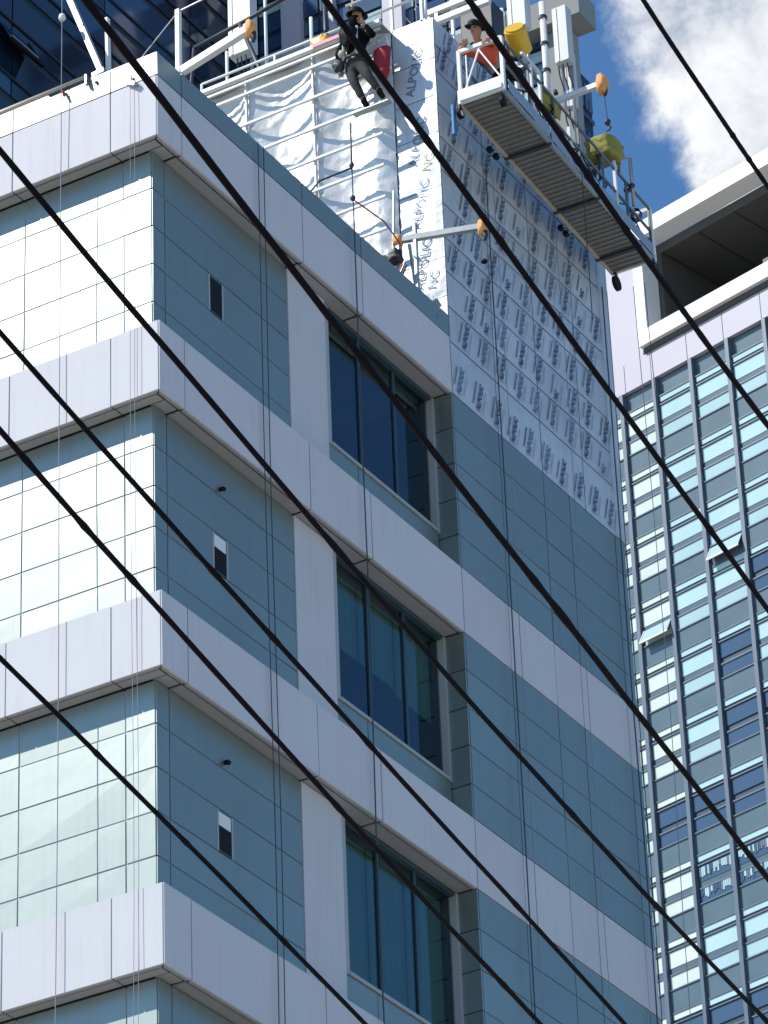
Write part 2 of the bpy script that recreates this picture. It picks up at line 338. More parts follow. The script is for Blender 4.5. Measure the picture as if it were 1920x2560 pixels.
# parapet above the top band
pb = MB()
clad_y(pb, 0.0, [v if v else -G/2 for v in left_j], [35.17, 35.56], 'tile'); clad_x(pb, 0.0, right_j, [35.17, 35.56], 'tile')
pb.box((XL, .036, 35.16), (-.036, .30, 35.548), 'joint'); pb.box((-.30, .30, 35.16), (-.036, YT-.03, 35.546), 'joint')
pb.box((XL, .03, 35.552), (-.03, .32, 35.572), 'tile'); pb.box((-.32, .32, 35.552), (-.03, YT-.02, 35.570), 'tile')
pb.build('parapet', B)
# core walls and roofs (fill)
cw = MB()
cw.box((XL, D+.062, 0), (-3.25, YE-.1, 34.8), 'conc'); cw.box((-3.25, D+.062, 0), (-D-.062, 4.55, 34.8), 'conc')
for k, zb in enumerate(ZB):
    cw.box((-3.24, 4.56, zb+.055), (-D-.13, YT-.05, zb+BH-.02 if k else 34.8), 'conc')
cw.box((-3.24, YT+.03, 0), (-.037, YE-.04, ZTOP-.06), 'joint'); cw.box((-12, YT+.05, 34.8), (-3.24, YE-.04, ZTOP-.06), 'conc')
cw.build('core_wall', B)
rf = MB(); rf.box((XL, .31, 34.80), (-.31, YT-.01, 34.86), 'conc'); rf.box((-12, YT+.02, ZTOP-.055), (-.04, YE-.02, ZTOP-.005), 'steel'); rf.build('roof', B)
# tower: finished grey cladding up to the top band, printed film above
for k, zb in enumerate(ZB):
    rows = sorted([zb-0.6*i for i in range(0, 5)]+[zb-2.93]); rows = [r_ for r_ in rows if r_ > 0]
    if len(rows) > 1:
        tw = MB(); clad_x(tw, 0.0, [YT, 9.02, 10.36, 11.17, 12.62, YE], rows, 'tile'); tw.build('tower_cladding', B)
fr_ = [34.18, 35.10, 35.72, 36.34, 36.96, 37.58, 38.20, 38.82, 39.44, 40.06, 40.56, ZTOP]
fm = MB()
def film_x(y0, y1, z0, z1, base):                        # slack film stretched over a panel
    ny = max(3, int((y1-y0)/.09)); nz = 6; b = len(fm.v); k = fm.mi('film')
    for i in range(ny+1):
        for j in range(nz+1):
            u, v = i/ny, j/nz; e = min(1, 5*min(u, 1-u, v, 1-v)); y = y0+(y1-y0)*u; z = z0+(z1-z0)*v
            fm.v.append(Vector((base+e*(.010+.012*noise.noise(Vector((y*1.7, z*2.6, 3)))), y, z+.01*noise.noise(Vector((y*.8, z*9, 7))))))
    for i in range(ny):
        for j in range(nz):
            a = b+i*(nz+1)+j; fm.f.append([a, a+nz+1, a+nz+2, a+1]); fm.m.append(k)
for a, b in spans([YT, 9.02, 10.36, 11.7, YE]):
    for c, d in spans(fr_): film_x(a+.010, b-.010, c+.014, d-.014, 0.0)
fo = fm.build('film_sheeting', B, smooth=True)
tb = MB(); tb.box((-.035, YT+.0, 34.18), (-.006, YE, ZTOP), 'joint'); tb.build('film_backing', B)
ec = MB(); ec.box((-.05, YE-.30, 34.2), (.018, YE+.012, ZTOP-.02), 'film'); ec.box((-.9, YE+.0, 0), (-.02, YE+.03, ZTOP-.02), 'tile'); ec.build('tower_edge_trim', B)
# printed writing on the film
def text_mesh(body, size, off=0.0):
    cu = bpy.data.curves.new('t', 'FONT'); cu.body = body; cu.size = size; cu.offset = off; cu.resolution_u = 2; cu.extrude = 0
    ob = bpy.data.objects.new('t', cu); COL.objects.link(ob)
    dg = bpy.context.evaluated_depsgraph_get(); dg.update(); me = ob.evaluated_get(dg).to_mesh()
    vs = [v.co.copy() for v in me.vertices]; fs = [list(p.vertices) for p in me.polygons]
    ob.evaluated_get(dg).to_mesh_clear(); bpy.data.objects.remove(ob); bpy.data.curves.remove(cu); return vs, fs
T1 = text_mesh('ALPOLIC', 0.136, 0.006); T2 = text_mesh('ALPOLIC', 0.225, 0.0); T3 = text_mesh('NC', 0.225, 0.0); T4 = text_mesh('NC', 0.136, 0.006)
def lay(mb, T, fn, m):
    b = len(mb.v); k = mb.mi(m)
    for v in T[0]: mb.v.append(Vector(fn(v.x, v.y)))
    for f in T[1]: mb.f.append([b+i for i in f]); mb.m.append(k)
pr = MB()
tl = R(17)
for r_, (c, d) in enumerate(spans(fr_)):
    y = YT+.20+(r_ % 3)*.23
    while y < YE-.42:
        z0_ = c+.03+random.uniform(0, .05); hgt = d-c
        def fn(u, v, y=y, z0_=z0_): return (.026, y+u*math.sin(tl)-v*math.cos(tl), z0_+u*math.cos(tl)+v*math.sin(tl))
        lay(pr, T1 if (r_*5+int(y*3)) % 6 else T4, fn, 'ink' if random.random() < .6 else 'inkpale')
        # column of fine print beside the name
        L = min(hgt-.08, .5)*random.uniform(.75, 1); o0 = random.uniform(0, .06)
        for v0, v1, mm2 in ((.180, .203, 'ink' if random.random() < .55 else 'inkpale'), (-.075, -.068, 'inkpale'), (-.10, -.094, 'inkpale')):
            pr.poly([fn(o0, v0), fn(L, v0), fn(L, v1), fn(o0, v1)], mm2)
        y += .52+random.uniform(-.05, .05)
pr.build('film_print', B)
# tower face towards the terrace: film strip at the corner, silver foil with furring rails beyond
fs_ = MB()
def film_y(x0, x1, z0, z1, base, m='film', nx=8, nz=10, amp=.012):
    b = len(fs_.v); k = fs_.mi(m)
    for i in range(nx+1):
        for j in range(nz+1):
            u, v = i/nx, j/nz; e = min(1, 5*min(u, 1-u, v, 1-v)); x = x0+(x1-x0)*u; z = z0+(z1-z0)*v
            fs_.v.append(Vector((x, base-e*(.008+amp*noise.noise(Vector((x*3.7, z*2.6, 9)))), z)))
    for i in range(nx):
        for j in range(nz):
            a = b+i*(nz+1)+j; fs_.f.append([a, a+nz+1, a+nz+2, a+1]); fs_.m.append(k)
for c, d in spans([34.86, 35.9, 36.6, 37.9, 38.9, 39.6, 40.3, ZTOP]): film_y(-.74, -.003, c+.006, d-.006, YT-.008)
fs_.build('corner_film', B, smooth=True)
p2 = MB()
t2 = R(13)
for i, zt in enumerate((35.1, 36.15, 37.25, 38.4, 39.7)):
    for T, du, m in ((T2, 0, 'inkpale'), (T3, 1.0, 'inkpale')):
        def fn(u, v, zt=zt, du=du): return (-.40+(u+du*.0)*math.sin(t2)-v*math.cos(t2), YT-.031, zt+(u)*math.cos(t2)+v*math.sin(t2)) if not du else (-.40+(u+du)*math.sin(t2)-v*math.cos(t2)+.0, YT-.031, zt+(u+du)*math.cos(t2)+v*math.sin(t2))
        if du and i in (1, 3): continue
        if i == 4 and du: continue
        if du and zt+1.1+.3 > 41: continue
        if i in (0, 1, 2, 3) and du == 0 or du: lay(p2, T if not du else T3, fn, ('inkpale' if i % 2 else 'inkfaint') if not du else ('inkyellow' if i else 'inkfaint')); p2.build('film_writing', B); p2 = MB()
        elif i == 4: lay(p2, T, fn, 'inkpale'); p2.build('film_writing', B); p2 = MB()
# silver foil
fl = MB(); k_ = fl.mi('foil'); nx, nz = 190, 130; X0, X1, Z0, Z1 = -9.0, -.745, 34.86, ZTOP+.02
b_ = 0
for i in range(nx+1):
    for j in range(nz+1):
        x = X0+(X1-X0)*i/nx; z = Z0+(Z1-Z0)*j/nz
        bay = ((x+.745)/1.23) % 1.0
        sb_ = abs(math.sin(math.pi*bay)); dep = (.11+.15*(1-sb_**.8))*min(1, .1+(X1-x)/.35)
        fold = .011*noise.noise(Vector((x*1.1, z*2.0+.7*sb_, 1)))+.010*noise.noise(Vector((x*3.2, z*6+1.2*sb_, 4)))+.005*noise.noise(Vector((x*11, z*8, 8)))
        cr_ = abs(noise.noise(Vector((x*1.6+z*.5, z*1.3-x*.6, 12)))); fold += .016*math.exp(-(cr_/.06)**2)+.011*(1-min(1, abs(noise.noise(Vector((x*2.1+1.5*z, z*3.1, 21))))*3))**2-.009*(1-min(1, abs(noise.noise(Vector((x*3.3-z, z*2.2+x, 31))))*4))**2
        fl.v.append(Vector((x, YT-max(.02, dep+fold), z)))
for i in range(nx):
    for j in range(nz):
        a = i*(nz+1)+j; fl.f.append([a, a+nz+1, a+nz+2, a+1]); fl.m.append(k_)
fl.build('foil_sheeting', B, smooth=True)
fu = MB()
z = 35.45
while z < 41.0:
    fu.box((-9, YT-.365, z), (-.78, YT-.32, z+.042), 'alu'); z += .585
for x in (-8.1, -6.9, -5.7, -4.45, -3.25, -2.02): fu.box((x-.013, YT-.318, 34.9), (x+.013, YT-.26, ZTOP), 'foil')
fu.build('furring_rail', B, bevel=.003)
cp = MB(); cp.box((-9, YT-.37, ZTOP-.01), (-.75, YT-.29, ZTOP+.06), 'alu'); cp.box((-9, YT-.375, ZTOP-.15), (-.75, YT-.34, ZTOP-.11), 'alu'); cp.box((-9, YT-.28, ZTOP+.0), (-.75, YT+.05, ZTOP+.02), 'steel'); cp.box((-1.95, YT-.40, ZTOP-.02), (-1.05, YT-.382, ZTOP+.05), 'hazard'); cp.build('coping', B, bevel=.004)

# ------------------------------------------------------------------ guard rail on the tower roof
def railing(name, pts, h, label, post_every=1.25, mid=True, parts=True, group=None, m='alu', r=.022):
    t = empty(name, pts[0], label, 'railing', group)
    rr = MB(); rr.tube([Vector(p)+Vector((0, 0, h)) for p in pts], r, m)
    rr.build('top_rail', t, smooth=True)
    if mid: r3 = MB(); r3.tube([Vector(p)+Vector((0, 0, h*.5)) for p in pts], r*.8, m); r3.build('mid_rail', t, smooth=True)
    for a, b in spans(pts):
        a = Vector(a); b = Vector(b); n = max(1, round((b-a).length/post_every))
        for i in range(n+1):
            p = a.lerp(b, i/n); q = MB(); q.tube([p, p+Vector((0, 0, h))], r*1.05, m); q.build('post', t, smooth=True)
    return t
railing('guard_rail', [(-4.3, YT+.05, ZTOP+.06), (-.15, YT+.05, ZTOP+.06)], .48, 'thin white guard rail running along the top of the silver foil wall', mid=False)

# ------------------------------------------------------------------ outrigger davits
def davit(a, b, post, label, wide=.11, ends=(0, 1), stay=True, m='alu', tall=.0, padr=.12):
    t = empty('davit_arm', a, label, 'davit', 'rooftop davit arms')
    a = Vector(a); b = Vector(b); d = (b-a).normalized()
    q = MB(); q.bar(a-d*.0, b, wide*.8, wide, m); q.build('arm', t, bevel=.008)
    if 1 in ends:
        q = MB(); q.blob(b+Vector((0, 0, -.03)), (padr*.55, padr*.7, padr*1.15), 'orange', 3, .35, sq=.7); q.build('end_pad', t, smooth=True)
        q = MB(); q.tube([b+Vector((.03, 0, -.10)), b+Vector((.05, 0, -.20)), b+Vector((.03, 0, -.26))], [.05, .035, .02], 'dark'); q.build('pulley', t, smooth=True)
    if 0 in ends:
        q = MB(); q.blob(a+Vector((0, 0, .0)), (padr*.7, padr*.6, padr*.8), 'orange', 5, .35, sq=.7); q.build('base_pad', t, smooth=True)
    for p in post:
        q = MB(); q.bar(p[0], p[1], p[2], p[2], p[3] if len(p) > 3 else 'steel'); q.build('post', t, bevel=.005)
    return t
davit((-.19, .9, 35.86), (.93, .9, 36.12), [((-.24, .9, 34.86), (-.24, .9, 36.93), .07, 'alu'), ((-.24, .9, 36.9), (.70, .9, 36.98), .022, 'steel'), ((-.24, .9, 36.9), (-1.15, .55, 35.58), .014, 'steel')],
      'white davit arm with orange padded tip overhanging the parapet corner above the white wall', ends=(1,), wide=.12)
davit((-.43, 7.03, 36.68), (.90, 7.22, 36.52), [((-.43, 7.03, 34.86), (-.43, 7.03, 36.65), .07), ((-.15, 7.06, 34.86), (-.15, 7.06, 36.9), .055), ((.10-.38, 7.45, 34.86), (.10-.38, 7.1, 36.6), .04), ((-.60, 7.02, 34.86), (-.46, 7.03, 37.6), .035)],
      'grey davit arm with orange pads at both ends, low beside the printed film strip', ends=(0, 1), wide=.10, m='steel', padr=.115)
davit((-.6, 11.27, 41.60), (1.05, 11.27, 41.60), [((-.5, 11.27, ZTOP), (-.5, 11.27, 41.6), .08)],
      'white davit arm with orange tip against the sky over the far end of the platform', ends=(1,), wide=.10, padr=.16)
davit((-.5, 8.42, 41.62), (.62, 8.42, 41.62), [((-.4, 8.42, ZTOP), (-.4, 8.42, 41.6), .08)],
      'stubby bright white davit beam above the near end of the platform', ends=(), wide=.11)
davit((-.75, 8.9, 42.25), (.35, 8.9, 42.25), [((-.6, 8.9, ZTOP), (-.6, 8.9, 42.25), .07)],
      'upper white davit beam cut by the top edge of the picture above the platform', ends=(), wide=.11)
# slanting prop and pipe on the left parapet
t = empty('inclined_prop', (-1.0, .15, 35.57), 'slanting grey steel prop with a white post leaning on the sunlit parapet at far left', 'prop')
q = MB(); q.bar((-.93, .14, 35.55), (-1.78, .16, 37.9), .07, .09, 'steel'); q.build('prop', t, bevel=.006)
q = MB(); q.bar((-.99, .32, 35.55), (-1.02, .32, 36.75), .07, .05, 'alu'); q.build('post', t, bevel=.005)
q = MB(); q.tube([(-.93, .12, 35.66), (-.93, .12, 35.5), (-.97, -.03, 35.42)], .02, 'dark'); q.bar((-1.06, .05, 35.6), (-.86, .05, 35.62), .10, .08, 'steel'); q.build('clamp', t, bevel=.004)
t = empty('roof_pipe', (-2.6, .0, 35.6), 'pale pipe lying along the top of the sunlit parapet', 'pipe')
q = MB(); q.tube([(-9, .04, 35.62), (-2.6, .04, 35.62), (-1.16, .02, 35.60)], .045, 'beige', 10); q.build('pipe_run', t, smooth=True)
q = MB(); q.tube([(-1.75, -.0, 35.55), (-1.1, -.0, 35.56)], .03, 'dark'); q.bar((-1.5, -.03, 35.50), (-1.46, -.06, 35.38), .03, .03, 'red'); q.bar((-1.12, -.03, 35.60), (-1.10, -.05, 35.42), .05, .03, 'steel'); q.build('bracket', t)
t = MB(); t.bar((-.45, -.02, 35.20), (-.30, -.05, 35.10), .05, .07, 'steel'); t.bar((-.40, -.03, 35.18), (-.40, -.03, 35.30), .03, .03, 'alu')
recenter(tag(t.build('rope_clamp', bevel=.004), 'small grey rope clamp on the sunlit parapet near the corner', 'clamp'), (-.4, 0, 35.1))

# ------------------------------------------------------------------ lifeline ropes hanging on the facades
def rope(x, y, z1, z0, r, m, label, group='ropes hanging down the facades', extra=None, wob=.012):
    t = empty('hanging_rope', (x, y, z1), label, 'rope', group); q = MB(); pts = []
    n = 40
    for i in range(n+1):
        z = z1+(z0-z1)*i/n; pts.append((x+wob*noise.noise(Vector((z*.22, x, y)))*1.5, y+wob*2.2*noise.noise(Vector((y, z*.22, x))), z))
    q.tube(pts, r, m, 6); q.build('cord', t, smooth=True)
    if extra == 'shackle':
        q = MB(); q.blob((x, y, 36.72), (.05, .05, .06), 'alu', 1, .3); q.build('shackle', t, smooth=True)
    if extra == 'weight':
        q = MB(); q.blob((x, y, z0-.05), (.05, .05, .035), 'black', 2, .2); q.build('weight', t, smooth=True)
    return t
rope(-1.50, -.07, 38.4, 4, .006, 'ropegrey', 'pale rope with a shackle, the leftmost one, hanging before the sunlit wall', extra='shackle')
rope(-.40, -.05, 35.2, 4, .0035, 'ropegrey', 'left cord of the close pair just left of the sunlit corner')
rope(-.33, -.05, 35.2, 4, .0035, 'ropegrey', 'right cord of the close pair just left of the sunlit corner')
rope(.05, 2.42, 35.5, 4, .007, 'rope', 'left cord of the pair over the shaded grey side wall beside the small vent windows')
rope(.05, 2.56, 35.5, 4, .007, 'rope', 'right cord of the pair over the shaded grey side wall beside the small vent windows')
rope(.06, 4.93, 36.5, 4, .010, 'rope', 'single dark rope crossing the big windows of the shaded side')
rope(.10, 8.92, 38.9, 4, .010, 'rope', 'thick dark rope down the tower just right of the big windows')
rope(.10, 9.16, 38.9, 4, .006, 'ropegrey', 'thin pale rope down the tower just right of the thick dark one', wob=.03)
rope(.09, 11.16, 38.8, 4, .005, 'ropegrey', 'thin wavering rope down the middle of the tower side', wob=.04)
rope(.10, 12.64, 38.8, 4, .011, 'rope', 'thick dark rope down the tower near its far edge')
rope(.10, 12.80, 38.8, 4, .006, 'rope', 'thin dark rope beside the far edge of the tower')
rope(.42, 13.2, 39.0, 8, .006, 'ropegrey', 'first thin rope hanging free between the tower and the glass building', wob=.08)
rope(.62, 13.25, 39.0, 8, .006, 'rope', 'second thin rope hanging free between the tower and the glass building', wob=.06)
rope(1.20, 10.0, 39.0, 36.3, .007, 'dark', 'short dark cord hanging under the middle of the platform', wob=.02)
rope(.90, 7.22, 36.25, 35.95, .005, 'ropegrey', 'short cord with a black weight hanging from the low grey davit', extra='weight', wob=.0)

# dark line with side branches rising before the foil
t = MB(); t.tube([(.06, 4.93, 36.5), (.06, 4.94, 37.35)], .012, 'dark', 6); t.tube([(.06, 4.93, 36.55), (-.35, 4.7, 36.35), (-.5, 4.6, 36.1)], .014, 'dark', 6)
t.tube([(.06, 4.93, 36.0), (-.0, 5.9, 36.2), (-.35, 6.95, 36.55)], .012, 'red', 6); t.blob((.06, 4.93, 36.02), (.04, .04, .05), 'dark'); t.blob((.06, 4.93, 36.6), (.035, .035, .05), 'dark')
recenter(tag(t.build('rigging_line', smooth=True), 'dark rigging line with side branches standing before the silver foil', 'rigging'), (.06, 4.93, 35.6))
# clutter where the low davit stands
t = empty('winch', (-.45, 7.0, 35.6), 'dark winch and tangle of fittings at the foot of the low grey davit', 'winch')
q = MB(); q.blob((-.47, 6.98, 36.35), (.13, .10, .11), 'dark', 4, .6, sq=.7); q.build('motor', t, smooth=True)
q = MB()
for i in range(9): q.bar((-.5+random.uniform(-.2, .2), 6.95, 36.2-random.random()*.8), (-.45+random.uniform(-.2, .25), 6.9, 36.3-random.random()*.9), .03, .03, random.choice(('dark', 'alu', 'red', 'olive', 'steel')))
q.build('fitting', t)
q = MB(); q.bar((-.60, 7.3, 35.38), (.02, 7.40, 35.62), .10, .09, 'steel'); q.blob((-.25, 7.35, 35.36), (.25, .05, .12), 'steel', 6, .5); q.build('bracket', t, bevel=.004)

# ------------------------------------------------------------------ suspended work platform
ang = math.atan2(.27, 5.38)
GP = Vector((.765, 10.1, 39.02))
P = empty('suspended_platform', GP, 'long suspended work platform with ribbed grey deck hanging beside the film-wrapped tower', 'platform', rotz=ang)
L2, W2 = 2.63, .36
def pp(name, mb, sm=False, bev=0): return mb.build(name, P, sm, bev, local=True)
dk = MB(); dk.box((-W2, -L2, .02), (W2, L2, .05), 'deck')
n = 46
for i in range(n):
    y = -L2+.05+(2*L2-.1)*i/(n-1)
    dk.box((-W2+.03, y-.020, -.004), (W2-.03, y+.020, .02), 'deck')
pp('deck', dk, bev=.004)
for s in (-1, 1):
    q = MB(); q.box((s*(W2+.0)-.025, -L2, -.03), (s*W2+.025, L2, .045), 'steel' if s > 0 else 'beige'); pp('side_beam', q, bev=.004)
for y in (-L2*.42, L2*.22, L2*.80):
    q = MB(); q.box((-W2-.05, y-.02, -.055), (W2+.03, y+.025, -.006), 'dark'); pp('cross_beam', q, bev=.004)
for a, b in ((-L2+.1, -L2*.42-.03), (-L2*.42+.03, L2*.22-.03), (L2*.22+.03, L2-.05)):
    q = MB(); q.box((W2+.026, a, .06), (W2+.038, b, .27), 'toe'); pp('toe_board', q, bev=.003)
q = MB(); q.box((-W2-.036, -L2+.1, .06), (-W2-.026, L2-.05, .2), 'toe'); pp('toe_board', q, bev=.003)
for s, h1, h2 in ((1, 1.0, .55), (-1, .8, .45)):
    for h in (h1, h2):
        q = MB(); q.tube([(s*W2, -L2+.02, h), (s*W2, L2-.02, h)], .024, 'railgrey'); pp('guard_rail', q, True)
    for i in range(7):
        y = -L2+.03+(2*L2-.06)*i/6; q = MB(); q.bar((s*W2, y, .04), (s*W2, y, h1), .035, .035, 'railgrey' if 0 < i < 7 else 'alu'); pp('post', q, bev=.003)
    q = MB()
    for i in range(6):
        y = -L2+.03+(2*L2-.06)*i/6; y2 = y+(2*L2-.06)/6
        q.bar((s*W2, y, h2 if i % 2 else .1), (s*W2, y2, .1 if i % 2 else h2), .02, .02, 'dark')
    pp('lattice_brace', q)
for e in (-1, 1):                                         # end frames
    y = e*L2
    q = MB(); q.box((-W2-.04, y-.05 if e < 0 else y, .0), (W2+.04, y if e < 0 else y+.05, .27), 'alu'); q.box((-W2, y-.075 if e < 0 else y+.05, .03), (W2, y-.05 if e < 0 else y+.075, .13), 'alu'); pp('end_plate', q, bev=.015)
    q = MB()
    for x in (-W2, W2): q.bar((x, y, .1), (x, y, 1.02), .06, .06, 'alu')
    q.bar((-W2, y, 1.0), (W2, y, 1.0), .06, .07, 'alu'); q.bar((-W2+.05, y, .18), (0, y, .98), .028, .028, 'alu'); q.bar((W2-.05, y, .30), (-.02, y, .92), .028, .028, 'alu'); q.bar((-W2+.12, y, .15), (-W2+.12, y, .9), .025, .025, 'alu')
    pp('end_frame', q, bev=.006)
for x, y, r_, m1 in ((-W2-.02, -L2-.02, .085, 'alu'), (W2-.05, -L2+.04, .085, 'black'), (-W2+.05, L2, .13, 'black'), (W2+.02, L2-.05, .085, 'dark')):
    q = MB(); q.tube([(x-.03, y, -r_-.07), (x+.03, y, -r_-.07)], r_, 'black', 20); q.tube([(x-.035, y, -r_-.07), (x+.035, y, -r_-.07)], r_*.55, m1, 16); q.bar((x, y, .0), (x, y, -r_-.03), .08, .03, 'dark'); pp('caster', q, bev=.006)
for y in (-L2*.55, -L2*.47, L2*.38, L2*.45):
    q = MB(); q.tube([(-W2-.13, y-.035, -.03), (-W2-.13, y+.035, -.03)], .05, 'black', 12); q.bar((-W2, y, 0), (-W2-.13, y, -.03), .03, .03, 'steel'); pp('wall_roller', q)
for y, s in ((-L2+1.0, 1), (L2-1.3, -1)):                 # hoists with control boxes and suspension wires
    q = MB(); q.box((-.10, y-.13, .25), (.14, y+.13, .72), 'dark'); q.tube([(.0, y-.2, .45), (.0, y+.2, .45)], .12, 'dark', 16); h_ = pp('hoist', q, bev=.02)
    q = MB(); q.bar((-W2, y, 1.15), (W2, y, 1.15), .05, .05, 'steel'); q.bar((-W2, y, .1), (-W2, y, 1.15), .05, .05, 'alu'); q.bar((W2, y, .1), (W2, y, 1.15), .05, .05, 'alu'); pp('stirrup', q, bev=.005)
    q = MB(); q.tube([(0, y, .7), (0, y, 2.5)], .008, 'dark', 6); pp('suspension_wire', q)
# tall bent frame and bars at the far end
q = MB(); q.tube([(W2+.02, L2-1.15, 1.0), (W2+.02, L2-1.10, 1.35), (W2+.05, L2-.75, 1.52), (W2+.05, L2-.74, .6)], .03, 'steel'); pp('bent_bar', q, True)
q = MB(); q.blob((W2+.05, L2-.76, .98), (.05, .05, .05), 'dark'); pp('bar_joint', q, True)
q = MB(); q.bar((W2-.02, -L2+1.35, .55), (W2-.02, -L2+1.35, 1.25), .05, .05, 'alu'); q.bar((W2-.02, -L2+1.35, 1.22), (W2-.02, -L2+.75, 1.22), .05, .06, 'alu'); pp('drum_frame', q, bev=.006)
q = MB(); q.bar((W2-.02, -L2+2.35, .25), (W2-.02, -L2+2.35, .8), .07, .06, 'alu'); pp('upright', q, bev=.006)
q = MB(); q.bar((-W2+.1, -L2+2.0, .6), (-W2+.1, -L2+2.0, 1.5), .05, .04, 'alu'); pp('upright', q, bev=.006)
for i in range(14):                                       # coiled leads, clamps and tools along the rails
    y = -L2+.6+i*.36; q = MB(); x_ = W2-.05-random.random()*.25
    if i % 3 == 0: q.tube([(x_+.09*math.sin(a*.7), y+.03*a*.2, .75+.10*math.cos(a*.7)) for a in range(18)], .014, 'black', 6); pp('coiled_lead', q, True)
    elif i % 3 == 1: q.box((x_-.09, y-.10, .06), (x_+.09, y+.10, .30+random.random()*.15), random.choice(('dark', 'steel', 'olive'))); pp('tool_box', q, bev=.01)
    else: q.bar((x_, y-.05, .95), (x_, y+.12, 1.04), .07, .06, random.choice(('dark', 'alu', 'steel'))); q.bar((x_, y, .5), (x_, y, .98), .03, .03, 'dark'); pp('clamp', q, bev=.004)

# tarp scrap, yellow drum, sacks
t = MB(); t.box((.42, 7.32, 38.45), (.47, 7.40, 39.0), 'tar'); recenter(tag(t.build('tarpaulin_strip', bevel=.01), 'narrow blue tarpaulin strip hanging under the near corner of the platform', 'tarpaulin'), (.45, 7.36, 38.5))
t = empty('yellow_drum', (1.12, 8.25, 40.30), 'tilted bright yellow drum on the near part of the platform rail', 'drum')
a = Vector((1.10, 8.45, 40.42)); b = Vector((1.18, 8.10, 40.62))
q = MB(); q.tube([a, a.lerp(b, .06), a.lerp(b, .5), a.lerp(b, .94), b], [.165, .175, .172, .175, .165], 'yellow', 28); q.build('barrel', t, smooth=False, bevel=.006)
q = MB(); q.tube([b-(a-b).normalized()*.004, b-(a-b).normalized()*.022], .15, 'yellow', 28); q.build('lid', t)
def sack(c, rad, seed, label, m='olive', cat='sack', group=None):
    q = MB(); q.blob(c, rad, m, seed, .42, 26, 16, .62); q.tube([Vector(c)+Vector((.12, 0, rad[2]*.8)), Vector(c)+Vector((.10, 0, rad[2]*1.25))], [.04, .03], 'dark')
    return recenter(tag(q.build('cloth_sack', smooth=True), label, cat, group), Vector(c)-Vector((0, 0, rad[2])))
sack((.90, 11.45, 40.42), (.26, .24, .21), 2, 'large olive yellow sack hanging under the cord of the sky-side davit')
sack((1.10, 9.28, 39.95), (.05, .30, .17), 5, 'flat olive cloth tied behind the middle of the platform rail')
sack((-1.88, 7.45, 41.20), (.15, .10, .13), 7, 'yellow cloth bundle on the top edge of the foil wall', 'yellow', 'bundle')
t = empty('lifting_hook', (1.07, 11.27, 40.7), 'thin cord and dark lifting hook hanging from the orange davit tip against the sky', 'hook')
q = MB(); q.tube([(1.07, 11.27, 41.4), (1.09, 11.27, 40.83)], .008, 'rope', 6); q.build('cord', t)
q = MB(); q.blob((1.09, 11.27, 40.82), (.05, .05, .06), 'dark'); q.build('ball', t, smooth=True)
q = MB(); q.tube([(1.09+.05*math.sin(i*.6), 11.27, 40.70+.05*math.cos(i*.6)) for i in range(8)], .014, 'dark', 6); q.build('hook', t, smooth=True)
# red bag and its hanger
t = empty('red_bag', (-.73, 7.32, 40.0), 'dark red tapering bag hanging beside the worker in black', 'bag')
q = MB(); b0 = len(q.v); k0 = q.mi('red')
prof = [(0, .07, .05), (.12, .11, .08), (.35, .14, .09), (.52, .155, .09), (.56, .15, .08)]
q2 = []
for zz_, rx, ry in prof:
    for j in range(14):
        an = 2*math.pi*j/14; q.v.append(Vector((-.735+.03*(zz_-.2)+rx*math.cos(an)*(1+.08*math.sin(3*an+zz_*9)), 7.33+ry*math.sin(an), 39.98+zz_)))
for i in range(len(prof)-1):
    for j in range(14): q.f.append([b0+i*14+j, b0+i*14+(j+1) % 14, b0+(i+1)*14+(j+1) % 14, b0+(i+1)*14+j]); q.m.append(k0)
q.f.append([b0+j for j in range(14)][::-1]); q.m.append(k0); q.f.append([b0+(len(prof)-1)*14+j for j in range(14)]); q.m.append(k0)
q.build('pouch', t, smooth=True)
q = MB(); q.tube([(-.86, 7.33, 40.52), (-.80, 7.34, 40.80), (-.66, 7.34, 40.80), (-.60, 7.33, 40.53)], .014, 'alu', 6); q.build('strap', t, smooth=True)

# ------------------------------------------------------------------ people
def skinmesh(name, chains, m, parent, sub=2):
    vs = []; es = []; rs = []; idx = {}
    for ch in chains:
        prev = None
        for p, r_ in ch:
            key = tuple(round(c, 4) for c in p)
            if key not in idx: idx[key] = len(vs); vs.append(p); rs.append(r_)
            i = idx[key]
            if prev is not None and prev != i: es.append((prev, i))
            prev = i
    off = Vector((0, 0, 0)); q = parent
    while q: off = off+q.location; q = q.parent
    me = bpy.data.meshes.new(name); me.from_pydata([tuple(Vector(v)-off) for v in vs], es, []); me.materials.append(M[m])
    o = bpy.data.objects.new(name, me); COL.objects.link(o); o.parent = parent
    md = o.modifiers.new('skin', 'SKIN'); md.use_smooth_shade = True
    for i, r_ in enumerate(rs): me.skin_vertices[0].data[i].radius = (r_, r_) if not isinstance(r_, tuple) else r_
    me.skin_vertices[0].data[0].use_root = True
    sb = o.modifiers.new('sub', 'SUBSURF'); sb.levels = sub; sb.render_levels = sub
    return o
def V(*a): return Vector(a)
